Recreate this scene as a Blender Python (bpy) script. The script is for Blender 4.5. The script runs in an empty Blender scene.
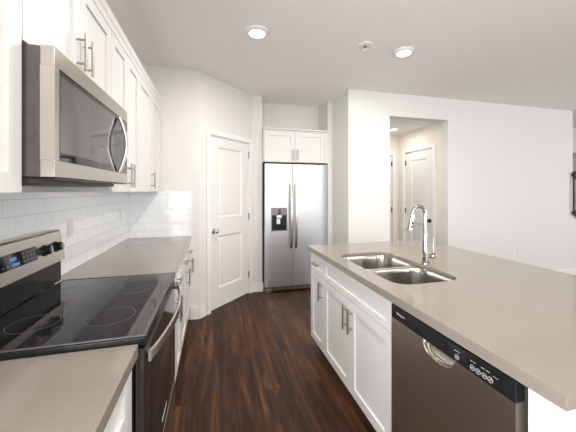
import bpy, bmesh, math, random
from mathutils import Vector, Matrix
random.seed(4)
PI = math.pi
S = bpy.context.scene
C = S.collection

# ------------------------------------------------------------------ camera, world, light, exposure
F_PX, HORIZON, VPX, CAM_H = 285.0, 191.0, 213.5, 1.41
cam_d = bpy.data.cameras.new('camera')
cam = bpy.data.objects.new('camera', cam_d)
C.objects.link(cam)
yaw = math.atan((288 - VPX) / F_PX)
cam.location = (0, 0, CAM_H)
cam.rotation_euler = (PI / 2, 0, -yaw)
cam_d.sensor_width = 36
cam_d.lens = F_PX / 576 * 36
cam_d.shift_y = (HORIZON - 216) / 576
cam_d.clip_start = 0.02
S.camera = cam

w = bpy.data.worlds.new('world')
S.world = w
w.use_nodes = True
w.node_tree.nodes['Background'].inputs[0].default_value = (0.86, 0.93, 1.0, 1)
w.node_tree.nodes['Background'].inputs[1].default_value = 1.0


def area(name, loc, rot, sx, sy, power, col=(1, 1, 1)):
    l = bpy.data.lights.new(name, 'AREA')
    l.shape = 'RECTANGLE'
    l.size, l.size_y, l.energy, l.color = sx, sy, power, col
    o = bpy.data.objects.new(name, l)
    o.location, o.rotation_euler = loc, rot
    C.objects.link(o)
    return o


# daylight through the patio window behind the camera and the living room windows on the right
area('patio_daylight', (2.9, -3.66, 1.22), (PI / 2, 0, 0), 4.3, 2.2, 63, (1.0, 0.995, 0.99))
area('living_room_daylight', (8.06, -0.3, 1.5), (PI / 2, 0, PI / 2), 3.6, 1.7, 58, (1.0, 0.995, 0.99))
area('added_left_fill', (-.93, -1.35, 1.45), (PI / 2, 0, -PI / 2), 2.6, 1.7, 128, (1.0, 0.995, 0.99))  # unseen fill lamp added behind the camera to brighten the island fronts

S.view_settings.view_transform = 'Standard'
S.view_settings.look = 'None'
S.view_settings.gamma = 1
S.view_settings.use_curve_mapping = False
S.view_settings.exposure = 0.51
S.cycles.use_denoising = True
S.cycles.diffuse_bounces = 6
S.cycles.sample_clamp_indirect = 6


# ------------------------------------------------------------------ materials
def mat(name, col, rough=0.5, metal=0.0, spec=0.5, coat=0.0):
    m = bpy.data.materials.new(name)
    m.use_nodes = True
    b = m.node_tree.nodes['Principled BSDF']
    b.inputs['Base Color'].default_value = (*col, 1)
    b.inputs['Roughness'].default_value = rough
    b.inputs['Metallic'].default_value = metal
    b.inputs['Specular IOR Level'].default_value = spec
    b.inputs['Coat Weight'].default_value = coat
    b.inputs['Coat Roughness'].default_value = 0.05
    return m


def nodes(m):
    return m.node_tree.nodes, m.node_tree.links, m.node_tree.nodes['Principled BSDF']


def ramp(n, stops):
    r = n.new('ShaderNodeValToRGB')
    while len(r.color_ramp.elements) < len(stops):
        r.color_ramp.elements.new(0.5)
    for e, (p, c) in zip(r.color_ramp.elements, stops):
        e.position = p
        e.color = (*c, 1) if len(c) == 3 else c
    return r


def speckle(m, c0, c1, scale=60, bump=0.0, detail=4, stretch=(1, 1, 1)):
    """fine procedural variation between two colours, with an optional bump"""
    n, l, b = nodes(m)
    tc = n.new('ShaderNodeTexCoord')
    mp = n.new('ShaderNodeMapping')
    mp.inputs['Scale'].default_value = stretch
    no = n.new('ShaderNodeTexNoise')
    no.inputs['Scale'].default_value = scale
    no.inputs['Detail'].default_value = detail
    r = ramp(n, [(0.3, c0), (0.7, c1)])
    l.new(tc.outputs['Object'], mp.inputs['Vector'])
    l.new(mp.outputs['Vector'], no.inputs['Vector'])
    l.new(no.outputs['Fac'], r.inputs['Fac'])
    l.new(r.outputs['Color'], b.inputs['Base Color'])
    if bump:
        bp = n.new('ShaderNodeBump')
        bp.inputs['Strength'].default_value = bump
        bp.inputs['Distance'].default_value = 0.002
        l.new(no.outputs['Fac'], bp.inputs['Height'])
        l.new(bp.outputs['Normal'], b.inputs['Normal'])
    return m


def brushed(name, col, rough, stretch):
    m = mat(name, col, rough, 1.0)
    n, l, b = nodes(m)
    tc = n.new('ShaderNodeTexCoord')
    mp = n.new('ShaderNodeMapping')
    mp.inputs['Scale'].default_value = stretch
    no = n.new('ShaderNodeTexNoise')
    no.inputs['Scale'].default_value = 1.0
    no.inputs['Detail'].default_value = 3
    mr = n.new('ShaderNodeMapRange')
    mr.inputs['To Min'].default_value = rough - 0.02
    mr.inputs['To Max'].default_value = rough + 0.03
    l.new(tc.outputs['Object'], mp.inputs['Vector'])
    l.new(mp.outputs['Vector'], no.inputs['Vector'])
    l.new(no.outputs['Fac'], mr.inputs['Value'])
    l.new(mr.outputs['Result'], b.inputs['Roughness'])
    return m


M = {}
M['wall'] = speckle(mat('wall_paint', (.725, .715, .70), .75), (.715, .705, .69), (.735, .725, .71), 90, .08)
M['hall'] = speckle(mat('hall_paint', (.78, .735, .66), .75), (.77, .725, .65), (.79, .745, .67), 90, .08)
M['stair_wall'] = speckle(mat('stair_paint', (.58, .50, .38), .8), (.57, .49, .37), (.59, .51, .39), 90, .08)
M['ceil'] = speckle(mat('ceiling_paint', (.87, .86, .82), .85), (.86, .85, .81), (.88, .87, .83), 120, .15)
M['cab'] = speckle(mat('cabinet_paint', (.71, .703, .697), .38), (.705, .698, .692), (.715, .708, .702), 30)
M['trim'] = speckle(mat('trim_paint', (.83, .82, .80), .4), (.825, .815, .795), (.835, .825, .805), 30)
M['door'] = speckle(mat('door_paint', (.77, .757, .74), .42), (.765, .752, .735), (.775, .762, .745), 30)
M['inside'] = mat('cabinet_interior', (.70, .68, .64), .6)
M['quartz'] = speckle(mat('taupe_quartz', (.248, .216, .185), .07, coat=.0), (.237, .206, .176), (.262, .229, .198), 160, 0, 6)
M['steel'] = brushed('brushed_steel', (.57, .53, .48), .26, (14, 14, 1400))
M['steel_bright'] = mat('satin_bright_steel', (.78, .77, .75), .22, 1.0)
M['steel_h'] = brushed('brushed_steel_fridge', (.60, .61, .63), .40, (900, 900, 9))
M['steel_dw'] = brushed('brushed_steel_dark', (.62, .575, .53), .34, (900, 900, 9))
M['sink'] = brushed('sink_steel', (.52, .50, .465), .2, (60, 60, 60))
M['nickel'] = mat('satin_nickel', (.36, .335, .305), .3, 1.0)
M['chrome'] = mat('polished_chrome', (.5, .5, .5), .06, 1.0)
M['blackglass'] = mat('black_glass', (.012, .012, .014), .04, 0, .6)
M['ovenglass'] = mat('oven_glass', (.022, .016, .014), .07, 0, .6)
M['microglass'] = mat('microwave_glass', (.085, .082, .078), .06, 0, 1.0)
M['black'] = speckle(mat('black_enamel', (.012, .012, .013), .22, 0, .22), (.010, .010, .011), (.016, .016, .017), 40)
M['blackplastic'] = mat('black_plastic', (.014, .014, .016), .22, 0, .25)
M['darkmetal'] = speckle(mat('dark_grey_metal', (.13, .115, .12), .4, .6), (.12, .105, .11), (.15, .135, .14), 20)
M['darkgrey'] = mat('dark_grey_plastic', (.07, .068, .066), .5)
M['ring'] = mat('burner_marking', (.11, .11, .115), .2)
M['mark'] = mat('white_print', (.75, .75, .75), .5)
M['greymark'] = mat('grey_print', (.42, .42, .43), .5)
M['bronze'] = mat('dark_bronze', (.10, .085, .07), .35, 1.0)
M['railblack'] = mat('rail_black', (.012, .011, .011), .35)
M['plastic'] = mat('white_plastic', (.80, .79, .765), .35)
M['plate'] = mat('plate_plastic', (.735, .727, .71), .4)
M['greypanel'] = mat('dispenser_grey', (.17, .17, .175), .3)


def emit(name, col, s):
    m = mat(name, col, .4)
    b = m.node_tree.nodes['Principled BSDF']
    b.inputs['Emission Color'].default_value = (*col, 1)
    b.inputs['Emission Strength'].default_value = s
    return m


M['lamp'] = emit('lamp_lens', (1, .95, .86), 6)
M['display_blue'] = emit('clock_glow', (.09, .20, .42), 0.22)


def tile_mat():
    m = mat('white_subway_tile', (.8, .81, .82), .08)
    n, l, b = nodes(m)
    geo = n.new('ShaderNodeNewGeometry')
    tc = n.new('ShaderNodeTexCoord')
    sep = n.new('ShaderNodeSeparateXYZ')
    add = n.new('ShaderNodeMath')
    add.operation = 'ADD'
    com = n.new('ShaderNodeCombineXYZ')
    br = n.new('ShaderNodeTexBrick')
    br.inputs['Scale'].default_value = 1.0
    br.inputs['Color1'].default_value = (.87, .89, .91, 1)
    br.inputs['Color2'].default_value = (.84, .86, .885, 1)
    br.inputs['Mortar'].default_value = (.70, .71, .72, 1)
    br.inputs['Mortar Size'].default_value = .0016
    br.inputs['Mortar Smooth'].default_value = .3
    br.inputs['Brick Width'].default_value = .152
    br.inputs['Row Height'].default_value = .0762
    sub = n.new('ShaderNodeMath')
    sub.operation = 'SUBTRACT'
    sub.inputs[1].default_value = .914
    l.new(tc.outputs['Object'], sep.inputs[0])
    l.new(sep.outputs['X'], add.inputs[0])
    l.new(sep.outputs['Y'], add.inputs[1])
    l.new(add.outputs[0], com.inputs['X'])
    l.new(sep.outputs['Z'], sub.inputs[0])
    l.new(sub.outputs[0], com.inputs['Y'])
    l.new(com.outputs[0], br.inputs['Vector'])
    l.new(br.outputs['Color'], b.inputs['Base Color'])
    no = n.new('ShaderNodeTexNoise')
    no.inputs['Scale'].default_value = 14
    no.inputs['Detail'].default_value = 1
    l.new(tc.outputs['Object'], no.inputs['Vector'])
    b1 = n.new('ShaderNodeBump')
    b1.inputs['Strength'].default_value = .5
    b1.inputs['Distance'].default_value = .002
    b1.invert = True
    l.new(br.outputs['Fac'], b1.inputs['Height'])
    b2 = n.new('ShaderNodeBump')
    b2.inputs['Strength'].default_value = .12
    b2.inputs['Distance'].default_value = .01
    l.new(no.outputs['Fac'], b2.inputs['Height'])
    l.new(b1.outputs['Normal'], b2.inputs['Normal'])
    l.new(b2.outputs['Normal'], b.inputs['Normal'])
    return m


def floor_mat():
    m = mat('espresso_plank_floor', (.05, .025, .015), .3)
    n, l, b = nodes(m)
    tc = n.new('ShaderNodeTexCoord')
    sep = n.new('ShaderNodeSeparateXYZ')
    com = n.new('ShaderNodeCombineXYZ')
    l.new(tc.outputs['Object'], sep.inputs[0])
    l.new(sep.outputs['Y'], com.inputs['X'])
    l.new(sep.outputs['X'], com.inputs['Y'])
    br = n.new('ShaderNodeTexBrick')
    br.offset = .37
    br.inputs['Scale'].default_value = 1
    br.inputs['Color1'].default_value = (.0, .0, .0, 1)
    br.inputs['Color2'].default_value = (1, 1, 1, 1)
    br.inputs['Mortar'].default_value = (.5, .5, .5, 1)
    br.inputs['Mortar Size'].default_value = .0012
    br.inputs['Brick Width'].default_value = 1.22
    br.inputs['Row Height'].default_value = .155
    l.new(com.outputs[0], br.inputs['Vector'])
    mp = n.new('ShaderNodeMapping')
    mp.inputs['Scale'].default_value = (24, 2.2, 1)
    l.new(tc.outputs['Object'], mp.inputs['Vector'])
    # shift the grain from plank to plank
    shift = n.new('ShaderNodeVectorMath')
    shift.operation = 'MULTIPLY_ADD'
    shift.inputs[1].default_value = (0, 9, 5)
    l.new(br.outputs['Color'], shift.inputs[0])
    l.new(mp.outputs['Vector'], shift.inputs[2])
    no = n.new('ShaderNodeTexNoise')
    no.inputs['Scale'].default_value = 1
    no.inputs['Detail'].default_value = 6
    no.inputs['Roughness'].default_value = .62
    no.inputs['Distortion'].default_value = .6
    l.new(shift.outputs[0], no.inputs['Vector'])
    no2 = n.new('ShaderNodeTexNoise')
    no2.inputs['Scale'].default_value = .3
    no2.inputs['Detail'].default_value = 3
    l.new(shift.outputs[0], no2.inputs['Vector'])
    mx = n.new('ShaderNodeMath')
    mx.operation = 'MULTIPLY_ADD'
    mx.inputs[1].default_value = .10
    l.new(br.outputs['Color'], mx.inputs[0])
    l.new(no.outputs['Fac'], mx.inputs[2])
    mx2 = n.new('ShaderNodeMath')
    mx2.operation = 'MULTIPLY_ADD'
    mx2.inputs[1].default_value = .55
    l.new(no2.outputs['Fac'], mx2.inputs[0])
    l.new(mx.outputs[0], mx2.inputs[2])
    r = ramp(n, [(.52, (.012, .005, .0035)), (.74, (.033, .0135, .0072)), (.90, (.072, .030, .0145)), (1.0, (.125, .057, .026))])
    l.new(mx2.outputs[0], r.inputs['Fac'])
    dk = n.new('ShaderNodeMixRGB')
    dk.inputs['Color2'].default_value = (.012, .006, .005, 1)
    l.new(br.outputs['Fac'], dk.inputs['Fac'])
    l.new(r.outputs['Color'], dk.inputs['Color1'])
    l.new(dk.outputs['Color'], b.inputs['Base Color'])
    mr = n.new('ShaderNodeMapRange')
    mr.inputs['To Min'].default_value = .30
    mr.inputs['To Max'].default_value = .48
    l.new(no.outputs['Fac'], mr.inputs['Value'])
    l.new(mr.outputs['Result'], b.inputs['Roughness'])
    bp = n.new('ShaderNodeBump')
    bp.inputs['Strength'].default_value = .12
    bp.inputs['Distance'].default_value = .003
    l.new(no.outputs['Fac'], bp.inputs['Height'])
    l.new(bp.outputs['Normal'], b.inputs['Normal'])
    b.inputs['Specular IOR Level'].default_value = .16
    return m


M['tile'] = tile_mat()
M['floor'] = floor_mat()


# ------------------------------------------------------------------ geometry helpers
class G:
    """collects shapes for ONE mesh"""

    def __init__(self):
        self.bm = bmesh.new()

    def box(self, x0, x1, y0, y1, z0, z1, bev=0.0, seg=2):
        bm = self.bm
        vs = [bm.verts.new(p) for p in ((x0, y0, z0), (x1, y0, z0), (x1, y1, z0), (x0, y1, z0),
                                        (x0, y0, z1), (x1, y0, z1), (x1, y1, z1), (x0, y1, z1))]
        fs = [bm.faces.new([vs[i] for i in q]) for q in
              ((3, 2, 1, 0), (4, 5, 6, 7), (0, 1, 5, 4), (1, 2, 6, 5), (2, 3, 7, 6), (3, 0, 4, 7))]
        if bev:
            es = list({e for f in fs for e in f.edges})
            bmesh.ops.bevel(bm, geom=es, offset=bev, segments=seg, affect='EDGES', profile=.5)
        return self

    def prism(self, poly, axis, a, b, bev=0.0):
        bm = self.bm

        def P(u, v, t):
            return {'x': (t, u, v), 'y': (u, t, v), 'z': (u, v, t)}[axis]
        A = [bm.verts.new(P(u, v, a)) for u, v in poly]
        B = [bm.verts.new(P(u, v, b)) for u, v in poly]
        fs = [bm.faces.new(A), bm.faces.new(B[::-1])]
        n = len(poly)
        for i in range(n):
            fs.append(bm.faces.new((A[i], B[i], B[(i + 1) % n], A[(i + 1) % n])))
        bmesh.ops.recalc_face_normals(bm, faces=fs)
        if bev:
            es = list({e for f in fs[:2] for e in f.edges})
            bmesh.ops.bevel(bm, geom=es, offset=bev, segments=2, affect='EDGES', profile=.5)
        return self

    def sweep(self, pts, section, up=(0, 0, 1), scales=None):
        """sweep a closed 2D section along pts (parallel transport)"""
        bm = self.bm
        pts = [Vector(p) for p in pts]
        n = len(pts)
        tan = []
        for i in range(n):
            t = pts[min(i + 1, n - 1)] - pts[max(i - 1, 0)]
            tan.append(t.normalized())
        u = Vector(up)
        u = (u - tan[0] * u.dot(tan[0])).normalized()
        rings = []
        for i in range(n):
            if i:
                u = (u - tan[i] * u.dot(tan[i])).normalized()
            s = tan[i].cross(u)
            k = scales[i] if scales else 1
            rings.append([bm.verts.new(pts[i] + s * (a * k) + u * (b * k)) for a, b in section])
        fs = []
        m = len(section)
        for i in range(n - 1):
            for j in range(m):
                fs.append(bm.faces.new((rings[i][j], rings[i][(j + 1) % m], rings[i + 1][(j + 1) % m], rings[i + 1][j])))
        fs.append(bm.faces.new(rings[0][::-1]))
        fs.append(bm.faces.new(rings[-1]))
        bmesh.ops.recalc_face_normals(bm, faces=fs)
        return self

    def tube(self, pts, r, seg=14, up=(0, 0, 1)):
        if isinstance(r, (list, tuple)):
            sc = [q / r[0] for q in r]
            r0 = r[0]
        else:
            sc, r0 = None, r
        t = (Vector(pts[1]) - Vector(pts[0])).normalized()
        if abs(t.dot(Vector(up))) > .95:
            up = (1, 0, 0) if abs(t.x) < .9 else (0, 1, 0)
        return self.sweep(pts, [(r0 * math.cos(2 * PI * i / seg), r0 * math.sin(2 * PI * i / seg)) for i in range(seg)], up, sc)

    def lathe(self, prof, org, axis=(0, 0, 1), seg=28, close=True):
        """prof: (radius, height) pairs about axis"""
        bm = self.bm
        ax = Vector(axis).normalized()
        u = ax.orthogonal().normalized()
        v = ax.cross(u)
        o = Vector(org)
        rings = []
        for r, hh in prof:
            if r < 1e-6:
                rings.append([bm.verts.new(o + ax * hh)])
            else:
                rings.append([bm.verts.new(o + ax * hh + u * (r * math.cos(2 * PI * i / seg)) + v * (r * math.sin(2 * PI * i / seg))) for i in range(seg)])
        fs = []
        for a, b in zip(rings, rings[1:]):
            for i in range(seg):
                j = (i + 1) % seg
                if len(a) == 1 and len(b) == 1:
                    continue
                if len(a) == 1:
                    fs.append(bm.faces.new((a[0], b[j], b[i])))
                elif len(b) == 1:
                    fs.append(bm.faces.new((a[i], a[j], b[0])))
                else:
                    fs.append(bm.faces.new((a[i], a[j], b[j], b[i])))
        if close:
            for q in (rings[0], rings[-1]):
                if len(q) > 1:
                    fs.append(bm.faces.new(q))
        bmesh.ops.recalc_face_normals(bm, faces=fs)
        return self

    def quads(self, grid):
        bm = self.bm
        V = [[bm.verts.new(p) for p in row] for row in grid]
        fs = []
        for a, b in zip(V, V[1:]):
            for i in range(len(a) - 1):
                fs.append(bm.faces.new((a[i], a[i + 1], b[i + 1], b[i])))
        return V

    def done(self, name, m, parent=None, smooth=True, angle=35):
        me = bpy.data.meshes.new(name)
        self.bm.to_mesh(me)
        self.bm.free()
        if smooth:
            for p in me.polygons:
                p.use_smooth = True
            me.set_sharp_from_angle(angle=math.radians(angle))
        me.materials.append(m)
        o = bpy.data.objects.new(name, me)
        C.objects.link(o)
        if smooth:
            wn = o.modifiers.new('normals', 'WEIGHTED_NORMAL')
            wn.keep_sharp = True
        if parent:
            o.parent = parent
        return o


def tag(o, label=None, cat=None, group=None, kind=None):
    if label:
        o['label'] = label
    if cat:
        o['category'] = cat
    if group:
        o['group'] = group
    if kind:
        o['kind'] = kind
    return o


def thing(name, label, cat, loc=(0, 0, 0), rotz=0, group=None):
    o = bpy.data.objects.new(name, None)
    o.empty_display_size = .1
    C.objects.link(o)
    o.location = loc
    o.rotation_euler = (0, 0, rotz)
    return tag(o, label, cat, group)


def struct(o):
    o['kind'] = 'structure'
    return o


def rrect(cx, cy, wx, wy, r, n=7):
    out = []
    for sx, sy, a0 in ((1, 1, 0), (-1, 1, PI / 2), (-1, -1, PI), (1, -1, 1.5 * PI)):
        for i in range(n + 1):
            a = a0 + PI / 2 * i / n
            out.append((cx + sx * (wx / 2 - r) + r * math.cos(a), cy + sy * (wy / 2 - r) + r * math.sin(a)))
    return out


def text(name, body, size, m, parent, mtx):
    cu = bpy.data.curves.new(name, 'FONT')
    cu.body = body
    cu.size = size
    cu.extrude = .0002
    cu.resolution_u = 2
    cu.align_x = 'CENTER'
    cu.align_y = 'CENTER'
    t = bpy.data.objects.new(name + '_curve', cu)
    C.objects.link(t)
    bpy.context.view_layer.update()
    me = bpy.data.meshes.new_from_object(t.evaluated_get(bpy.context.evaluated_depsgraph_get()))
    bpy.data.objects.remove(t)
    bpy.data.curves.remove(cu)
    me.materials.clear()
    me.materials.append(m)
    me.transform(mtx)
    o = bpy.data.objects.new(name, me)
    C.objects.link(o)
    o.parent = parent
    return o


FACE = Matrix.Rotation(PI / 2, 4, 'X')     # text lying in XY -> standing, read from -Y


# ------------------------------------------------------------------ the room
CEIL = 2.74
WL, YB, YM = -.87, 3.30, 3.39          # left wall, back wall, main white wall
g = G().box(-1.0, 8.2, -3.8, 5.3, -.12, 0)
struct(g.done('floor', M['floor']))
g = G().box(-1.0, 8.2, -3.8, 5.3, CEIL, CEIL + .12)
struct(g.done('ceiling', M['ceil']))
g = G()
g.box(WL - .12, WL, -3.7, -2.7, 0, CEIL).box(WL - .12, WL, .0, YB + .12, 0, CEIL)
g.box(WL - .12, WL, -2.7, .0, 2.32, CEIL).box(WL - .12, WL, -2.7, .0, 0, .58)
struct(g.done('wall_left', M['wall']))
g = G()
for y0 in (-2.7, -1.38, -.05):
    g.box(WL - .05, WL + .01, y0, y0 + .05, .58, 2.32)
g.box(WL - .05, WL + .01, -2.65, -.05, .58, .63).box(WL - .05, WL + .01, -2.65, -.05, 2.27, 2.32)
struct(g.done('added_window', M['trim']))  # unseen window frame, added to go with the left fill lamp
struct(G().box(WL, -.15, YB, YB + .12, 0, CEIL).done('wall_back', M['wall']))
# wall behind the camera with its wide patio window opening
g = G()
g.box(WL - .12, .7, -3.72, -3.6, 0, CEIL).box(5.1, 8.12, -3.72, -3.6, 0, CEIL)
g.box(.7, 5.1, -3.72, -3.6, 2.36, CEIL).box(.7, 5.1, -3.72, -3.6, 0, .06)
struct(g.done('wall_rear', M['wall']))
g = G()
g.box(8.0, 8.12, -3.6, -2.2, 0, CEIL).box(8.0, 8.12, 1.6, 5.2, 0, CEIL)
g.box(8.0, 8.12, -2.2, 1.6, 2.4, CEIL).box(8.0, 8.12, -2.2, 1.6, 0, .6)
struct(g.done('wall_right', M['wall']))
g = G()
for x0, x1 in ((.7, .76), (2.87, 2.93), (5.04, 5.1)):
    g.box(x0, x1, -3.68, -3.62, .06, 2.36)
g.box(.76, 5.04, -3.68, -3.62, .06, .12).box(.76, 5.04, -3.68, -3.62, 2.30, 2.36)
struct(g.done('window_1', M['trim']))

# main white wall with the hall opening, stepping back to the fridge alcove
OX0, OX1, OZ = 2.315, 3.268, 2.43
g = G()
g.box(1.70, OX0, YM, YM + .12, 0, CEIL).box(OX1, 5.785, YM, YM + .12, 0, CEIL).box(OX0, OX1, YM, YM + .12, OZ, CEIL)
struct(g.done('wall_main', M['wall']))
struct(G().box(1.70, 1.82, YM + .12, 3.90, 0, CEIL).done('wall_step', M['wall']))
struct(G().box(1.62, 1.82, 3.90, 4.72, 0, CEIL).done('wall_alcove_right', M['wall']))
struct(G().box(.665, 1.62, 4.68, 4.80, 0, 1.80).box(.665, 1.62, 4.27, 4.80, 1.80, CEIL).done('wall_alcove_back', M['wall']))

# angled pantry wall with a door opening
AO, AL = (-.15, 3.30, 0), .955
D0, D1, DZ = .163, .888, 2.06
aw = G()
aw.box(0, D0 - .012, 0, .11, 0, CEIL).box(D1 + .012, AL, 0, .11, 0, CEIL).box(D0 - .012, D1 + .012, 0, .11, DZ + .012, CEIL)
o = struct(aw.done('wall_pantry', M['wall']))
o.location, o.rotation_euler = AO, (0, 0, PI / 4)
ex, ey = AO[0] + AL * math.cos(PI / 4), AO[1] + AL * math.sin(PI / 4)
struct(G().box(ex - .0, .665, ey, 4.80, 0, CEIL).done('wall_alcove_left', M['wall']))

# hall behind the opening
HX = OX1 + .03
HY1, HY0 = 4.378, 3.715
g = G()
g.box(HX, HX + .12, YM + .12, HY0 - .012, 0, 2.44).box(HX, HX + .12, HY1 + .012, 4.70, 0, 2.44).box(HX, HX + .12, HY0 - .012, HY1 + .012, 2.092, 2.44)
struct(g.done('wall_hall_right', M['hall']))
g = G()
g.box(1.82, 2.455 - .012, 4.58, 4.70, 0, 2.44).box(3.175 + .012, HX, 4.58, 4.70, 0, 2.44).box(2.443, 3.187, 4.58, 4.70, 2.072, 2.44)
struct(g.done('wall_hall_back', M['hall']))
struct(G().box(1.82, OX1 + .15, YM + .12, 4.70, 2.44, 2.50).done('ceiling_hall', M['ceil']))

# stairwell past the end of the main wall
g = G().prism([(5.785, 0), (8.0, 0), (8.0, .02), (7.45, .10), (5.785, 1.02)], 'y', YM, YM + .12)
struct(g.done('wall_stair_knee', M['wall']))
struct(G().box(5.0, 8.0, 5.1, 5.22, 0, CEIL).done('wall_stair_back', M['stair_wall']))
struct(G().box(5.785, 8.0, 4.30, 5.1, 2.22, CEIL).done('ceiling_stair', M['ceil']))


def baseboard(name, length, loc, rotz, x0=0.0):
    p = [(0, 0), (0, .115), (-.004, .125), (-.012, .13), (-.013, 0)]
    g = G().prism([(y, z) for y, z in p], 'x', x0, length)
    o = struct(g.done(name, M['trim']))
    o.location, o.rotation_euler = loc, (0, 0, rotz)
    return o


baseboard('baseboard_main_left', OX0 - 1.69, (1.70, YM, 0), 0)
baseboard('baseboard_main_right', 8.0 - OX1, (OX1, YM, 0), 0)
baseboard('baseboard_step', .51, (1.70, 3.90, 0), -PI / 2)
baseboard('baseboard_pantry_left', D0 - .075, AO, PI / 4)
baseboard('baseboard_alcove_left', .665 - ex + .012, (ex, ey, 0), 0)
baseboard('baseboard_back', .095, (-.245, YB, 0), 0)
baseboard('baseboard_hall_back', .56, (1.83, 4.58, 0), 0)
baseboard('baseboard_rear', 1.56, (.7, -3.6, 0), PI)


# ------------------------------------------------------------------ interior doors
def panel_door(name, wd, ht, loc, rotz, knob_x, knob_mat, hinge_x, z_split=(.24, .87, 1.09, 1.94)):
    """moulded two-panel door; local x along the wall, front towards -y"""
    a, b, c, d = z_split
    root = struct(thing(name, None, None, loc, rotz))
    st = .145
    g = G()
    ht -= .016
    g.box(0, st, .012, .047, .012, ht, .001).box(wd - st, wd, .012, .047, .012, ht, .001)
    for z0, z1 in ((.012, a), (b, c), (d, ht)):
        g.box(st, wd - st, .012, .047, z0, z1)
    for z0, z1 in ((a, b), (c, d)):
        # sloping moulding ring and a raised field
        o1 = [(st, z0), (wd - st, z0), (wd - st, z1), (st, z1)]
        i1 = [(st + .022, z0 + .022), (wd - st - .022, z0 + .022), (wd - st - .022, z1 - .022), (st + .022, z1 - .022)]
        i2 = [(st + .04, z0 + .04), (wd - st - .04, z0 + .04), (wd - st - .04, z1 - .04), (st + .04, z1 - .04)]
        rows = [[(x, .012, z) for x, z in o1 + o1[:1]], [(x, .027, z) for x, z in i1 + i1[:1]], [(x, .019, z) for x, z in i2 + i2[:1]]]
        V = g.quads(rows)
        g.bm.faces.new(V[-1][:4])
    bmesh.ops.recalc_face_normals(g.bm, faces=g.bm.faces)
    g.done('door_panel', M['door'], root)
    k = G()
    k.lathe([(.031, 0), (.031, .006), (.026, .010), (.013, .013), (.011, .030), (.020, .038), (.0275, .050), (.026, .062), (.015, .069), (0, .070)],
            (knob_x, .012, .94), (0, -1, 0))
    k.done('door_knob', knob_mat if knob_mat is M['bronze'] else M['steel_bright'], root)
    for z in (.22, 1.02, 1.86):
        h = G().tube([(hinge_x, .006, z), (hinge_x, .006, z + .09)], .0075, 10)
        h.box(hinge_x - .016, hinge_x + .016, .0095, .0115, z, z + .09)
        h.done('hinge', knob_mat if knob_mat is M['bronze'] else M['nickel'], root)
    return root


def casing(name, x0, x1, top, loc, rotz, wd=.062):
    g = G()
    g.box(x0 - wd, x0 - .004, -.018, -.001, 0, top + wd, .004).box(x1 + .004, x1 + wd, -.018, -.001, 0, top + wd, .004)
    g.box(x0 - .004, x1 + .004, -.018, -.001, top + .006, top + wd, .004)
    # jamb lining
    g.box(x0 - .012, x0 - .004, -.001, .10, 0, top + .006).box(x1 + .004, x1 + .012, -.001, .10, 0, top + .006)
    g.box(x0 - .004, x1 + .004, -.001, .10, top + .006, top + .012)
    o = struct(g.done(name, M['trim']))
    o.location, o.rotation_euler = loc, (0, 0, rotz)
    return o


def aloc(s):
    return (AO[0] + s * math.cos(PI / 4), AO[1] + s * math.sin(PI / 4), 0)


panel_door('door_1', D1 - D0, DZ, aloc(D0), PI / 4, .062, M['nickel'], D1 - D0 + .002)
casing('trim_1', D0, D1, DZ, AO, PI / 4)
struct(G().box(0, .9, 0, .01, 0, .004).done('trim_2', M['railblack']))
bpy.data.objects['trim_2'].location = (AO[0] + .13, AO[1] + .22, -.001)
bpy.data.objects['trim_2'].rotation_euler = (0, 0, PI / 4)
# hall door in the right hall wall (facing -x); local x runs towards the camera
panel_door('door_2', HY1 - HY0, 2.08, (HX, HY1, 0), -PI / 2, HY1 - HY0 - .075, M['bronze'], -.002)
casing('trim_3', 0, HY1 - HY0, 2.08, (HX, HY1, 0), -PI / 2)
# door in the back wall of the hall
panel_door('door_3', .72, 2.06, (2.455, 4.58, 0), 0, .06, M['bronze'], .722)
casing('trim_5', 0, .72, 2.06, (2.455, 4.58, 0), 0)


# ------------------------------------------------------------------ kitchen cabinets (local x width, front towards -y, z up)
def shaker(x0, x1, z0, z1, rail=.058, t=.020):
    g = G()
    b = .0016
    g.box(x0, x0 + rail, 0, t, z0, z1, b).box(x1 - rail, x1, 0, t, z0, z1, b)
    g.box(x0 + rail, x1 - rail, 0, t, z0, z0 + rail, b).box(x0 + rail, x1 - rail, 0, t, z1 - rail, z1, b)
    g.box(x0 + rail - .001, x1 - rail + .001, .011, t - .001, z0 + rail - .001, z1 - rail + .001)
    return g


def bar_handle(parent, x, z, vert, L=.155, out=.034):
    r = .006
    d = (0, 0, 1) if vert else (1, 0, 0)
    g = G()
    p0 = [x - d[0] * L / 2, -out, z - d[2] * L / 2]
    p1 = [x + d[0] * L / 2, -out, z + d[2] * L / 2]
    g.tube([p0, p1], r, 12)
    for s in (-.32, .32):
        px, pz = x + d[0] * L * s, z + d[2] * L * s
        g.tube([(px, .0, pz), (px, -out, pz)], .0048, 10)
    return g.done('handle', M['nickel'], parent)


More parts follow.
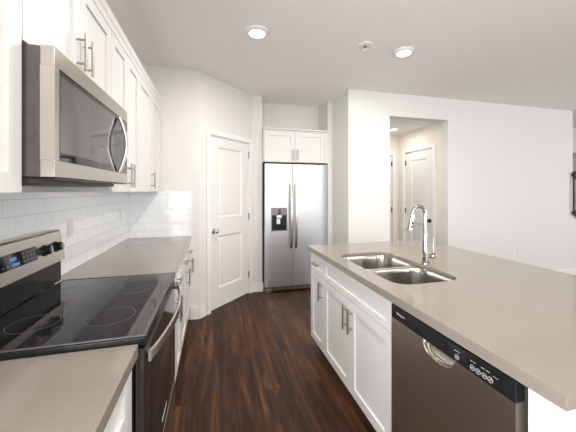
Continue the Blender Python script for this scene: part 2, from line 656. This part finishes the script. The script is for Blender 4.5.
def cabinet(name, label, cat, loc, rotz, wd, z0, z1, depth, fronts, toe=False, hollow=False, group=None):
    root = thing(name, label, cat, loc, rotz, group)
    g = G()
    y0 = .0215
    if hollow:
        t = .018
        g.box(0, t, y0, depth, z0, z1).box(wd - t, wd, y0, depth, z0, z1)
        g.box(t, wd - t, y0, depth, z0, z0 + t).box(t, wd - t, depth - t, depth, z0 + t, z1)
        g.box(t, wd - t, y0, y0 + t, z1 - .05, z1).box(t, wd - t, y0, y0 + t, z1 - .19, z1 - .15)
    else:
        g.box(0, wd, y0, depth, z0, z1, .001)
    g.done('body', M['cab'], root)
    if toe:
        G().box(.0, wd, .085, depth - .02, 0, z0 - .0005).done('toe_kick', M['cab'], root)
    for kind, a, b, c, d, hd in fronts:
        rail = .058 if d - c > .2 else .042
        o = shaker(a, b, c, d, rail).done(kind, M['cab'], root)
        if hd:
            bar_handle(o, hd[0], hd[1], hd[2] == 'v', hd[3] if len(hd) > 3 else .155)
    return root


gp = .0022
XU = -.55      # face of the wall cabinets
UB, UT = 1.405, 2.31
RZL = PI / 2
# --- wall cabinets along the left wall
hz = .105


def uz(x, w2):
    return (x, hz, 'v')


cabinet('wall_cabinet', 'white two-door wall cabinet nearest the camera, left of the microwave', 'wall cabinet', (XU, .262, UB), RZL, .758, 0, UT - UB, .318,
        [('door', gp, .379 - gp / 2, 0, .902, (.379 - .03, hz, 'v')), ('door', .379 + gp / 2, .758 - gp, 0, .902, (.379 + .03, hz, 'v'))], group='white wall cabinets on the left wall')
h2 = UT - 1.862
cabinet('wall_cabinet', 'short white two-door wall cabinet directly above the microwave', 'wall cabinet', (XU, 1.022, 1.862), RZL, .764, 0, h2, .318,
        [('door', gp, .382 - gp / 2, 0, h2 - .003, (.382 - .035, .13, 'v')), ('door', .382 + gp / 2, .764 - gp, 0, h2 - .003, (.382 + .035, .13, 'v'))], group='white wall cabinets on the left wall')
cabinet('wall_cabinet', 'tall white two-door wall cabinet just past the microwave, with paired bar handles', 'wall cabinet', (XU, 1.788, UB), RZL, .606, 0, UT - UB, .318,
        [('door', gp, .303 - gp / 2, 0, .902, (.303 - .035, hz, 'v')), ('door', .303 + gp / 2, .606 - gp, 0, .902, (.303 + .035, hz, 'v'))], group='white wall cabinets on the left wall')
cabinet('wall_cabinet', 'tall white single-door wall cabinet with one bar handle, second from the back corner', 'wall cabinet', (XU, 2.396, UB), RZL, .456, 0, UT - UB, .318,
        [('door', gp, .456 - gp, 0, .902, (.456 - .03, hz, 'v'))], group='white wall cabinets on the left wall')
cabinet('wall_cabinet', 'narrow white wall cabinet in the back corner, its door without a handle', 'wall cabinet', (XU, 2.854, UB), RZL, .443, 0, UT - UB, .318,
        [('door', gp, .41, 0, .902, None)], group='white wall cabinets on the left wall')
g = G().prism([(0, 2.312), (0, 2.352), (-.006, 2.358), (-.006, 2.402), (.32, 2.402), (.32, 2.312)], 'x', 0, YB - .004 - .262)
cr = tag(g.done('crown_trim', M['cab']), 'flat white trim board along the tops of the left wall cabinets', 'cabinet trim')
cr.location, cr.rotation_euler = (XU, .262, 0), (0, 0, RZL)

# --- base cabinets along the left wall
XB = -.250
BT = .872
DS = .705
bd = .60


def drawer_door(wd, two=False, right=True):
    f = [('drawer', gp, wd - gp, DS + gp, BT - .010, (wd / 2, (DS + BT) / 2, 'h', .14))]
    if two:
        f += [('door', gp, wd / 2 - gp / 2, .112, DS - gp, (wd / 2 - .035, .60, 'v')),
              ('door', wd / 2 + gp / 2, wd - gp, .112, DS - gp, (wd / 2 + .035, .60, 'v'))]
    else:
        f += [('door', gp, wd - gp, .112, DS - gp, (wd - .03 if right else .03, .60, 'v'))]
    return f


nc = cabinet('base_cabinet', 'white base cabinet nearest the camera, under the short counter left of the range', 'base cabinet', (XB, .10, 0), RZL, .914, .10, BT, bd,
             [('drawer', gp, .865, DS + gp, BT - .01, (.432, .79, 'h', .14)),
              ('door', gp, .432, .112, DS - gp, (.40, .60, 'v')), ('door', .435, .865, .112, DS - gp, (.467, .60, 'v'))], toe=True, group='white base cabinets on the left wall')
G().box(.868, .914, .004, .0212, .112, BT - .01, .001).done('filler_strip', M['cab'], nc)
cabinet('base_cabinet', 'white base cabinet right beside the far side of the range, with a pair of doors', 'base cabinet', (XB, 1.790, 0), RZL, .604, .10, BT, bd,
        drawer_door(.604, True), toe=True, group='white base cabinets on the left wall')
cabinet('base_cabinet', 'white single-door base cabinet in the middle of the far left run', 'base cabinet', (XB, 2.396, 0), RZL, .456, .10, BT, bd,
        drawer_door(.456), toe=True, group='white base cabinets on the left wall')
cabinet('base_cabinet', 'white single-door base cabinet in the back corner nearest the pantry door', 'base cabinet', (XB, 2.854, 0), RZL, .443, .10, BT, bd,
        drawer_door(.443), toe=True, group='white base cabinets on the left wall')

# --- countertops on the left
o = G().box(WL + .002, -.236, .09, 1.018, .874, .914, .002).done('countertop', M['quartz'])
tag(o, 'short taupe quartz countertop in the foreground left of the range', 'countertop')
o = G().box(WL + .002, -.236, 1.788, YB - .002, .874, .914, .002).done('countertop', M['quartz'])
tag(o, 'long taupe quartz countertop between the range and the back wall', 'countertop')

# --- tile
o = G().box(WL + .001, WL + .009, .09, YB - .001, .9155, 1.4035).done('tile_backsplash', M['tile'])
tag(o, 'glossy white subway tile backsplash along the left wall', 'backsplash')
o = G().box(WL + .0095, -.236, YB - .009, YB - .001, .9155, 1.4035).done('tile_backsplash', M['tile'])
tag(o, 'small square of white subway tile backsplash on the back wall', 'backsplash')


def plate(name, label, cat, loc, rotz, kind, group=None):
    r = thing(name, label, cat, loc, rotz, group)
    G().box(-.035, .035, -.005, -.0005, -.057, .057, .002).done('cover_plate', M['plate'], r)
    if kind == 'outlet':
        for z in (-.026, .011):
            G().box(-.017, .017, -.0075, -.0045, z, z + .028, .002).done('socket', M['plate'], r)
    else:
        G().box(-.016, .016, -.009, -.0045, -.033, .033, .002).done('rocker', M['plate'], r)
    return r


plate('wall_outlet', 'white outlet on the tile just past the range control panel', 'outlet', (WL + .009, 2.05, 1.18), RZL, 'outlet')
plate('wall_outlet', 'white outlet on the left tile wall close to the back corner', 'outlet', (WL + .009, 3.06, 1.18), RZL, 'outlet')
plate('light_switch', 'white light switch on the white wall right of the hall opening', 'light switch', (3.43, YM, 1.21), 0, 'switch')
plate('wall_outlet', 'low white outlet on the bare white wall behind the island', 'outlet', (4.61, YM, .46), 0, 'outlet')

# ------------------------------------------------------------------ range
RW = .762
rg = thing('range', 'freestanding stainless and black electric range between the two left counters', 'range', (XB, 1.023, 0), RZL)
g = G().box(.002, RW - .002, .002, .595, .055, .900, .003)
for x in (.04, RW - .04):
    for y in (.05, .54):
        g.lathe([(.018, 0), (.018, .03), (.010, .035), (.010, .056)], (x, y, 0), seg=12)
g.done('body', M['black'], rg)
g = G().box(.0, RW, -.034, .535, .903, .931, .004)
ct = g.done('cooktop', M['black'], rg)
gl = G().box(.014, RW - .014, -.020, .525, .9312, .9335, .001).done('cooktop_glass', M['blackglass'], ct)
tb = G()
tb.box(.004, RW - .004, -.0335, -.020, .9315, .9355, .0012).box(.004, .013, -.020, .53, .9315, .9355, .0012).box(RW - .013, RW - .004, -.020, .53, .9315, .9355, .0012)
tb.done('edge_trim', M['darkmetal'], ct)


def ring(parent, x, y, r, wd=.0022):
    g = G().lathe([(r - wd, 0), (r, 0), (r, .0003), (r - wd, .0003), (r - wd, 0)], (x, y, .9337), seg=56, close=False)
    return g.done('burner_ring', M['ring'], parent)


for x, y, rs in ((.20, .13, (.085,)), (.565, .14, (.118, .06)), (.20, .375, (.078,)), (.565, .385, (.078,))):
    for r in rs:
        ring(ct, x, y, r)
# oven door
od = G().box(.004, RW - .004, -.0325, -.001, .335, .893, .004).done('oven_door', M['ovenglass'], rg)
G().box(.10, RW - .10, -.0335, -.0324, .43, .74, .001).done('oven_window', M['blackglass'], od)
vt = G().box(.012, RW - .012, -.0334, -.0322, .868, .884, .001).done('door_vent', M['darkmetal'], od)
pts = []
for i in range(25):
    t = i / 24
    x = .012 + (RW - .024) * t
    y = -.044 - .048 * math.sin(PI * t) ** .8
    pts.append((x, y, .862))
sec = [(a, b) for a, b in rrect(0, 0, .012, .040, .005, 3)]
h = G().sweep(pts, sec, (0, 0, 1))
for x in (.038, RW - .038):
    h.box(x - .012, x + .012, -.052, -.0325, .850, .874, .003)
h.done('handle', M['steel'], od)
text('logo', 'Whirlpool', .028, M['mark'], od, Matrix.Translation((RW / 2, -.0329, .40)) @ FACE)
dr = G().box(.004, RW - .004, -.0325, -.001, .062, .326, .004).done('storage_drawer', M['steel'], rg)
# backguard
bg = G().box(.006, RW - .006, .537, .606, .9355, 1.062, .003).done('backguard', M['black'], rg)
pf = [(.519, 1.048), (.5405, 1.192), (.5445, 1.2), (.552, 1.205), (.562, 1.207), (.598, 1.203), (.606, 1.193), (.606, 1.062), (.535, 1.062), (.535, 1.048)]
G().prism(pf, 'x', .002, RW - .002, .0018).done('control_fascia', M['steel'], bg)
ft = math.atan2(.0195, .130)
FM = Matrix.Translation((0, .519, 1.048)) @ Matrix.Rotation(-ft, 4, 'X')   # fascia frame: x along, z up the face, -y out


def onf(g):
    bmesh.ops.transform(g.bm, matrix=FM, verts=g.bm.verts)
    return g


dp = onf(G().box(.235, .525, -.002, .001, .050, .112, .0008)).done('display_panel', M['blackglass'], rg)
onf(G().box(.345, .385, -.0027, -.0019, .080, .095, .0003)).done('clock_window', M['display_blue'], dp)
for x in (.43, .455, .48, .505):
    for z in (.064, .081, .098):
        onf(G().box(x - .004, x + .004, -.0027, -.0019, z - .0012, z + .0012)).done('key', M['greymark'], dp)
for x in (.255, .28, .305, .33):
    onf(G().box(x - .004, x + .004, -.0027, -.0019, .063, .0654)).done('key', M['greymark'], dp)
onf(G().box(.355, .40, -.0027, -.0019, .058, .070, .0003)).done('blue_key', M['display_blue'], dp)
for x in (.075, .172, .588, .688):
    k = onf(G().lathe([(.027, -.001), (.027, .004), (.0225, .006), (.021, .026), (.019, .030), (0, .030)], (x, 0, .078), (0, -1, 0), 26))
    ko = k.done('knob', M['blackplastic'], rg)
    onf(G().box(x - .0035, x + .0035, -.0335, -.0300, .059, .097, .001)).done('knob_pointer', M['chrome'], ko)

# ------------------------------------------------------------------ microwave
mw = thing('microwave', 'stainless over-the-range microwave with black glass door under the short wall cabinet', 'microwave', (-.47, 1.024, 1.453), RZL)
MW, MH = .758, .402
G().box(.004, MW - .004, .040, .396, 0, MH - .001, .003).done('body', M['darkmetal'], mw)
# steel door frame around a long black window
g = G()
gx0, gx1, gz0, gz1 = .027, MW - .006, .052, .342
fr = [(0, 0), (MW, 0), (MW, MH), (0, MH)]
g.box(0, MW, 0, .038, 0, gz0, .002).box(0, MW, 0, .038, gz1, MH, .002)
g.box(0, gx0, 0, .038, gz0, gz1, .0).box(gx1, MW, 0, .038, gz0, gz1, .0)
dm = g.done('door', M['steel'], mw)
G().box(gx0, gx1, .0035, .030, gz0, gz1, .0015).done('door_window', M['blackglass'], dm)
G().box(gx0 + .012, .545, .0028, .0036, gz0 + .028, gz1 - .016, .0002).done('window_mesh', M['microglass'], dm)
pts = []
for i in range(25):
    t = i / 24
    pts.append((.606, -.005 - .032 * math.sin(PI * t), .056 + .276 * t))
g = G().sweep(pts, rrect(0, 0, .013, .026, .005, 5), (1, 0, 0))
g.done('handle', M['steel_bright'], dm)
text('logo', 'Whirlpool', .026, M['greymark'], dm, Matrix.Translation((.34, -.0004, .368)) @ FACE)
g = G().box(.02, MW - .02, .060, .39, -.020, -.0005, .004)
un = g.done('vent_grille', M['darkgrey'], mw)
g = G()
for i in range(9):
    y = .075 + i * .03
    g.box(.06, MW - .06, y, y + .012, -.0225, -.0198, .0)
g.done('grille_slat', M['blackplastic'], un)
g = G().box(0.01, MW - .01, .004, .058, -.006, -.0005, .001)
g.done('bottom_lip', M['blackplastic'], mw)

# ------------------------------------------------------------------ island
XI = .85
RZR = -PI / 2
IY1, IY0 = 2.44, .535
idp = .60
cabinet('island_cabinet', 'narrow white island cabinet at the far end, one drawer over one door', 'base cabinet', (XI, IY1, 0), RZR, .312, .10, BT, idp,
        drawer_door(.312), toe=True, group='white cabinets of the island')
SBW = .896
fr = [('drawer_front', gp, SBW - gp, DS + gp, BT - .010, None),
      ('door', gp, SBW / 2 - gp / 2, .112, DS - gp, (SBW / 2 - .035, .585, 'v')),
      ('door', SBW / 2 + gp / 2, SBW - gp, .112, DS - gp, (SBW / 2 + .035, .585, 'v'))]
cabinet('island_cabinet', 'wide white island sink cabinet with two doors beside the dishwasher', 'base cabinet', (XI, 2.125, 0), RZR, SBW, .10, BT, idp, fr, toe=True, hollow=True,
        group='white cabinets of the island')
# end panel and back panel of the island
o = G().box(XI + .001, 1.75, .540, .602, 0, .8725, .002).done('island_end_panel', M['cab'])
tag(o, 'white end panel of the island right of the dishwasher', 'panel')
o = G().box(1.46, 1.75, .605, IY1, 0, .8725, .002).done('island_back_panel', M['cab'])
tag(o, 'white back panel of the island facing away from the aisle', 'panel')

# island countertop with the sink cut-out
SX0, SX1, SY0, SY1 = .935, 1.362, 1.295, 2.06
TX0, TX1, TY0, TY1 = .828, 2.062, .497, 2.462


def slab(outer, holes, z0, z1):
    bm = bmesh.new()
    edges = []
    for loop in [outer] + holes:
        vs = [bm.verts.new((x, y, z1)) for x, y in loop]
        for i in range(len(vs)):
            edges.append(bm.edges.new((vs[i], vs[(i + 1) % len(vs)])))
    bmesh.ops.triangle_fill(bm, use_beauty=True, use_dissolve=False, edges=edges)
    bmesh.ops.recalc_face_normals(bm, faces=bm.faces)
    if z0 is not None:
        r = bmesh.ops.extrude_face_region(bm, geom=bm.faces[:])
        bmesh.ops.translate(bm, vec=(0, 0, z0 - z1), verts=[e for e in r['geom'] if isinstance(e, bmesh.types.BMVert)])
        bmesh.ops.recalc_face_normals(bm, faces=bm.faces)
    return bm


g = G()
g.bm.free()
hole = rrect((SX0 + SX1) / 2, (SY0 + SY1) / 2, SX1 - SX0, SY1 - SY0, .095, 9)
g.bm = slab(rrect((TX0 + TX1) / 2, (TY0 + TY1) / 2, TX1 - TX0, TY1 - TY0, .004, 2), [hole], .894, .914)
for q in ((TX0 + .0015, TX1 - .0015, TY0 + .0015, TY0 + .05), (TX0 + .0015, TX1 - .0015, TY1 - .02, TY1 - .0015), (TX0 + .0015, TX0 + .022, TY0 + .05, TY1 - .02), (TX1 - .05, TX1 - .0015, TY0 + .05, TY1 - .02)):
    g.box(*q, .874, .894)
o = g.done('island_countertop', M['quartz'])
tag(o, 'large taupe quartz island countertop with a sink cut-out', 'countertop')

# double bowl sink
sk = thing('sink', 'stainless undermount double bowl sink in the island countertop', 'sink', (0, 0, 0))
YD = 1.67
rim = .8932
bowls = [(SX0 + .004, SX1 - .004, YD + .014, SY1 - .004), (SX0 + .004, SX1 - .004, SY0 + .004, YD - .014)]
g = G()
g.bm.free()
loops = [rrect((a + b) / 2, (c + d) / 2, b - a, d - c, .085, 9) for a, b, c, d in bowls]
g.bm = slab(rrect((SX0 + SX1) / 2, (SY0 + SY1) / 2, SX1 - SX0 + .04, SY1 - SY0 + .04, .11, 9), loops, rim - .0015, rim)
g.done('rim', M['sink'], sk)
for (a, b, c, d), dep in zip(bowls, (.185, .215)):
    cx, cy = (a + b) / 2, (c + d) / 2
    rows = []
    for ins, z in ((-.0012, rim), (.002, rim - .006), (.006, rim - .03), (.012, rim - dep * .55), (.018, rim - dep * .85), (.028, rim - dep * .95), (.045, rim - dep * .99), (.075, rim - dep), (.12, rim - dep - .003)):
        lp = rrect(cx, cy, b - a - 2 * ins, d - c - 2 * ins, max(.03, .085 - ins * .3), 9)
        rows.append([(x, y, z) for x, y in lp + lp[:1]])
    g = G()
    V = g.quads(rows)
    g.bm.faces.new(V[-1][:-1])
    bmesh.ops.remove_doubles(g.bm, verts=g.bm.verts, dist=1e-5)
    bmesh.ops.recalc_face_normals(g.bm, faces=g.bm.faces)
    bmesh.ops.reverse_faces(g.bm, faces=g.bm.faces)
    bo = g.done('bowl', M['sink'], sk, angle=60)
    so = bo.modifiers.new('thickness', 'SOLIDIFY')
    so.thickness = .0012
    so.offset = -1
    G().lathe([(.045, .0005), (.043, .003), (.034, .004), (.030, .001), (0, .001)], (cx, cy, rim - dep - .003), close=False).done('drain', M['chrome'], sk)

# faucet
FX, FY, FZ = 1.41, 1.66, .9145
fa = thing('faucet', 'chrome gooseneck pull-down kitchen faucet standing behind the island sink', 'faucet', (FX, FY, FZ))
G().lathe([(.030, 0), (.030, .006), (.025, .011), (.0195, .016), (.0195, .095), (.0185, .10), (.0165, .16), (.0128, .20), (0, .20)], (0, 0, 0)).done('base', M['chrome'], fa)
R, top = .052, .338
pts = [(0, 0, .10), (0, 0, .18), (0, 0, top - .01)]
for i in range(1, 19):
    a = PI * i / 18 * .975
    pts.append((-R + R * math.cos(a), 0, top + R * math.sin(a)))
G().tube(pts, .0125, 16, up=(0, 1, 0)).done('spout', M['chrome'], fa)
e = Vector(pts[-1])
dirv = (Vector(pts[-1]) - Vector(pts[-2])).normalized()
sp = G().lathe([(.0145, -.004), (.016, 0), (.019, .010), (.020, .06), (.0235, .100), (.0235, .112), (.019, .115), (0, .115)], e, dirv)
so = sp.done('spray_head', M['chrome'], fa)
n_ = Vector((dirv.z, 0, -dirv.x)).normalized()
for ss, L0, L1 in ((1, .055, .072), (1, .078, .094)):
    q0, q1 = e + dirv * L0, e + dirv * L1
    off = Vector((-.006, -.0195, 0))
    G().tube([q0 + off, q1 + off], .006, 10).done('spray_button', M['blackplastic'], so)
hb = G().lathe([(.0, -.004), (.014, -.004), (.0145, 0), (.0150, .036), (.0205, .042), (.0215, .058), (.018, .066), (0, .068)], (.012, 0, .045), (1, 0, 0)).done('lever_hub', M['chrome'], fa)
G().tube([(.068, 0, .060), (.066, .002, .10), (.074, .004, .165)], [.0055, .0045, .0035], 10).done('lever', M['chrome'], hb)

# ------------------------------------------------------------------ dishwasher (local x runs from the far side to the camera)
DWW = .595
dw = thing('dishwasher', 'stainless dishwasher with black control strip in the island', 'dishwasher', (.834, 1.213, 0), RZR)
G().box(.004, DWW - .004, .040, .60, .085, .868, .002).done('body', M['darkgrey'], dw)
G().box(.01, DWW - .01, .085, .12, 0, .084).done('toe_kick', M['black'], dw)
ZT, NC, NW, ND = .803, .301, .080, .048


def notch(x):
    t = (x - NC) / NW
    return ZT - ND * math.sqrt(max(0, 1 - abs(t) ** 2.6))


xs = [NC + NW * math.sin(PI / 2 * i / 12) for i in range(-12, 13)]
poly = [(.004, .10), (DWW - .004, .10), (DWW - .004, ZT)] + [(x, notch(x)) for x in xs[::-1]] + [(.004, ZT)]
dd = G().prism(poly, 'y', 0, .036).done('door', M['steel_dw'], dw)
rows = []
for j in range(9):
    b = j / 8 * PI / 2
    rows.append([(x, .0005 + .030 * math.sin(b), notch(x) + (ZT - notch(x)) * (1 - math.cos(b)) * .98 - .0006) for x in xs])
g = G()
g.quads(rows)
hp = g.done('handle_pocket', M['sink'], dd)
hs = hp.modifiers.new('thickness', 'SOLIDIFY')
hs.thickness = .001
rim_pts = [(x, -.002, notch(x) - .001) for x in xs]
G().tube(rim_pts, .003, 8, up=(0, 1, 0)).done('pocket_rim', M['steel'], dd)
cp = G().box(.004, DWW - .004, -.001, .036, ZT + .003, .866, .003).done('control_strip', M['blackplastic'], dw)
G().box(.35, .565, -.0018, -.0008, ZT + .009, .858, .0003).done('touch_panel', M['blackglass'], cp)
G().box(.004, DWW - .004, -.0006, .03, ZT - .0004, ZT + .0025).done('edge_trim', M['steel'], cp)
text('logo', 'Whirlpool', .0135, M['mark'], cp, Matrix.Translation((.074, -.0015, .836)) @ FACE)


def icon(x, z, r=.0082):
    g = G()
    pts = [(x + r * math.cos(a), -.0022, z + r * math.sin(a)) for a in [2 * PI * i / 18 for i in range(19)]]
    g.tube(pts, .0005, 5, up=(0, 1, 0))
    g.box(x - r * .45, x + r * .45, -.0026, -.0019, z - .0007, z + .0007)
    g.done('button', M['mark'], cp)


for x in (.390, .452, .473, .495, .515):
    icon(x, ZT + .020)
for x0, x1 in ((.378, .402), (.445, .452), (.457, .464), (.484, .496), (.501, .514)):
    G().box(x0, x1, -.0026, -.0019, ZT + .040, ZT + .0418).done('button_caption', M['greymark'], cp)
for x in (.526, .532, .538):
    G().box(x - .0014, x + .0014, -.0026, -.0019, ZT + .036, ZT + .038).done('indicator', M['greymark'], cp)

# ------------------------------------------------------------------ refrigerator
FW = .914
fg = thing('refrigerator', 'stainless side-by-side refrigerator with water dispenser in the alcove', 'refrigerator', (.680, 3.84, 0), 0)
G().box(.004, FW - .004, .078, .80, .03, 1.772, .004).done('body', M['darkmetal'], fg)


def fdoor(x0, x1):
    n = 12
    poly = []
    for i in range(n + 1):
        t = i / n
        x = x0 + (x1 - x0) * t
        poly.append((x, .006 - .006 * (1 - abs(2 * t - 1) ** 8)))
    poly += [(x1, .07), (x0, .07)]
    return G().prism(poly, 'z', .088, 1.785, .003)


SPL = .398
HD = {}
for nm, a, b in (('freezer_door', .002, SPL - .003), ('fridge_door', SPL + .003, FW - .002)):
    HD[nm] = fdoor(a, b).done(nm, M['steel_h'], fg)
for nm, x in (('freezer_door', SPL - .034), ('fridge_door', SPL + .036)):
    pts = []
    for i in range(21):
        t = i / 20
        pts.append((x, -.014 - .038 * math.sin(PI * t) ** .6, .62 + .90 * t))
    g = G().sweep(pts, rrect(0, 0, .018, .032, .006, 5), (1, 0, 0))
    for z in (.628, 1.512):
        g.box(x - .011, x + .011, -.020, .008, z - .02, z + .02, .004)
    g.done('handle', M['steel'], HD[nm])
# dispenser
dsx0, dsx1, dz0, dz1 = .085, .312, .855, 1.178
g = G().box(dsx0, dsx1, -.004, .001, 1.075, dz1, .002).box(dsx0, dsx0 + .012, -.004, .001, dz0, 1.075).box(dsx1 - .012, dsx1, -.004, .001, dz0, 1.075).box(dsx0, dsx1, -.004, .001, dz0, dz0 + .014)
ds = g.done('dispenser', M['greypanel'], fg)
G().box(dsx0 + .012, dsx1 - .012, -.0015, .001, dz0 + .014, 1.075).done('dispenser_recess', M['blackplastic'], ds)
G().box(dsx0 + .095, dsx0 + .135, -.008, -.0042, 1.09, 1.165, .001).done('dispenser_display', M['blackglass'], ds)
G().box(dsx0 + .075, dsx0 + .150, -.014, -.0016, 1.035, 1.073, .004).done('spout', M['steel'], ds)
G().box(dsx0 + .075, dsx0 + .125, -.012, -.0016, .955, 1.030, .004).done('paddle', M['plastic'], ds)
for i in range(3):
    for q in (.02, .06, .15, .19):
        G().box(dsx0 + q, dsx0 + q + .018, -.0048, -.0038, 1.095 + i * .025, 1.100 + i * .025).done('key', M['greymark'], ds)
g = G().box(.004, FW - .004, .03, .075, .022, .082, .004)
gr = g.done('base_grille', M['darkmetal'], fg)
g = G()
for i in range(3):
    g.box(.14, FW - .06, .027, .031, .034 + .014 * i, .041 + .014 * i)
g.done('grille_slat', M['steel'], gr)
for x in (.05, FW - .05):
    G().box(x - .045, x + .045, .012, .06, .004, .060, .006).done('leveling_foot', M['steel'], gr)
for x0 in (.012, FW - .11):
    G().box(x0, x0 + .098, .02, .16, 1.7855, 1.800, .004).done('hinge_cover', M['darkgrey'], fg)

# cabinet over the refrigerator
FCX0, FCX1 = .667, 1.618
wd = FCX1 - FCX0
cb = cabinet('wall_cabinet', 'white two-door cabinet above the refrigerator', 'wall cabinet', (FCX0, 3.865, 1.812), 0, wd, 0, .435, .395,
             [('door', .014, .443, .004, .425, (.443 - .032, .105, 'v')), ('door', .447, .893, .004, .425, (.447 + .032, .105, 'v')), ], group='refrigerator cabinet')
del cb['group']
G().box(.896, wd, .004, .021, 0, .435).done('filler_strip', M['cab'], cb)
G().prism([(.018, .437), (.018, .447), (-.006, .458), (-.006, .476), (.395, .476), (.395, .437)], 'x', 0, wd).done('crown', M['cab'], cb)

# ------------------------------------------------------------------ ceiling fixtures


def downlight(label, x, y, z, group, power=13):
    r = thing('ceiling_light', label, 'ceiling light', (x, y, z), 0, group)
    G().lathe([(.095, -.0005), (.094, -.008), (.083, -.020), (.066, -.024), (.066, -.019), (.066, -.0005)], (0, 0, 0), seg=36, close=False).done('trim_ring', M['plastic'], r)
    G().lathe([(.065, -.002), (.065, -.020), (.045, -.025), (0, -.027)], (0, 0, 0), seg=36, close=False).done('lens', M['lamp'], r)
    l = bpy.data.lights.new('downlight_beam', 'AREA')
    l.shape = 'DISK'
    l.size = .12
    l.energy = power
    l.color = (1, .94, .86)
    lo = bpy.data.objects.new('downlight_beam', l)
    lo.location = (x, y, z - .032)
    C.objects.link(lo)
    return r


downlight('round white ceiling downlight over the aisle, the left one of the two', .352, 2.36, CEIL, 'kitchen downlights')
downlight('round white ceiling downlight over the island, right of the sprinkler head', 1.751, 2.345, CEIL, 'kitchen downlights')
hl = downlight('round downlight in the hall ceiling beyond the opening', 2.86, 4.10, 2.44, None, 3.5)

# unseen downlights added over and behind the camera to brighten the counter tops
for i, (x, y, pw) in enumerate(((.352, .45, 9), (1.751, .45, 8), (.352, -1.6, 9), (2.6, -1.6, 9))):
    g = G().lathe([(.095, -.0005), (.094, -.008), (.083, -.020), (.066, -.024), (.066, -.019), (.066, -.0005)], (x, y, CEIL), seg=36, close=False)
    struct(g.done('added_trim_ring_%d' % (i + 1), M['plastic']))
    l = bpy.data.lights.new('downlight_beam', 'AREA')
    l.shape, l.size, l.energy, l.color = 'DISK', .12, pw, (1, .95, .89)
    lo = bpy.data.objects.new('downlight_beam', l)
    lo.location = (x, y, CEIL - .022)
    C.objects.link(lo)

sp = thing('fire_sprinkler', 'small chrome sprinkler head on the ceiling between the two downlights', 'sprinkler', (1.338, 2.336, CEIL))
G().lathe([(.066, -.0005), (.064, -.008), (.044, -.014), (.016, -.0145), (.016, -.0005)], (0, 0, 0), close=False).done('escutcheon', M['plastic'], sp)
g = G().lathe([(.012, -.002), (.012, -.018), (.006, -.02), (.006, -.030), (0, -.030)], (0, 0, 0), close=False)
for s in (-1, 1):
    g.tube([(s * .012, 0, -.014), (s * .017, 0, -.026), (s * .004, 0, -.040)], .003, 8)
g.done('nozzle', M['darkmetal'], sp)
g = G().lathe([(0, -.035), (.034, -.037), (.034, -.040), (0, -.046)], (0, 0, 0), close=False)
g.done('deflector', M['chrome'], sp)

# ------------------------------------------------------------------ stair railing past the end of the wall
rl = thing('stair_railing', 'black metal stair railing sloping down past the right end of the wall', 'railing', (5.752, YM - .032, 0))
sl = -.62
sec = rrect(0, 0, .045, .085, .006, 2)
G().sweep([(0, 0, 1.70), (1.75, 0, 1.70 + sl * 1.75)], sec).done('handrail', M['railblack'], rl)
G().sweep([(0, 0, 1.065), (1.75, 0, 1.065 + sl * 1.75)], rrect(0, 0, .04, .060, .004, 2)).done('bottom_rail', M['railblack'], rl)
G().box(-.008, .010, -.009, .009, 1.045, 1.70).done('post', M['railblack'], rl)
for i in range(1, 15):
    x = .012 + i * .117
    G().box(x - .005, x + .005, -.005, .005, 1.08 + sl * x, 1.68 + sl * x).done('baluster', M['railblack'], rl)
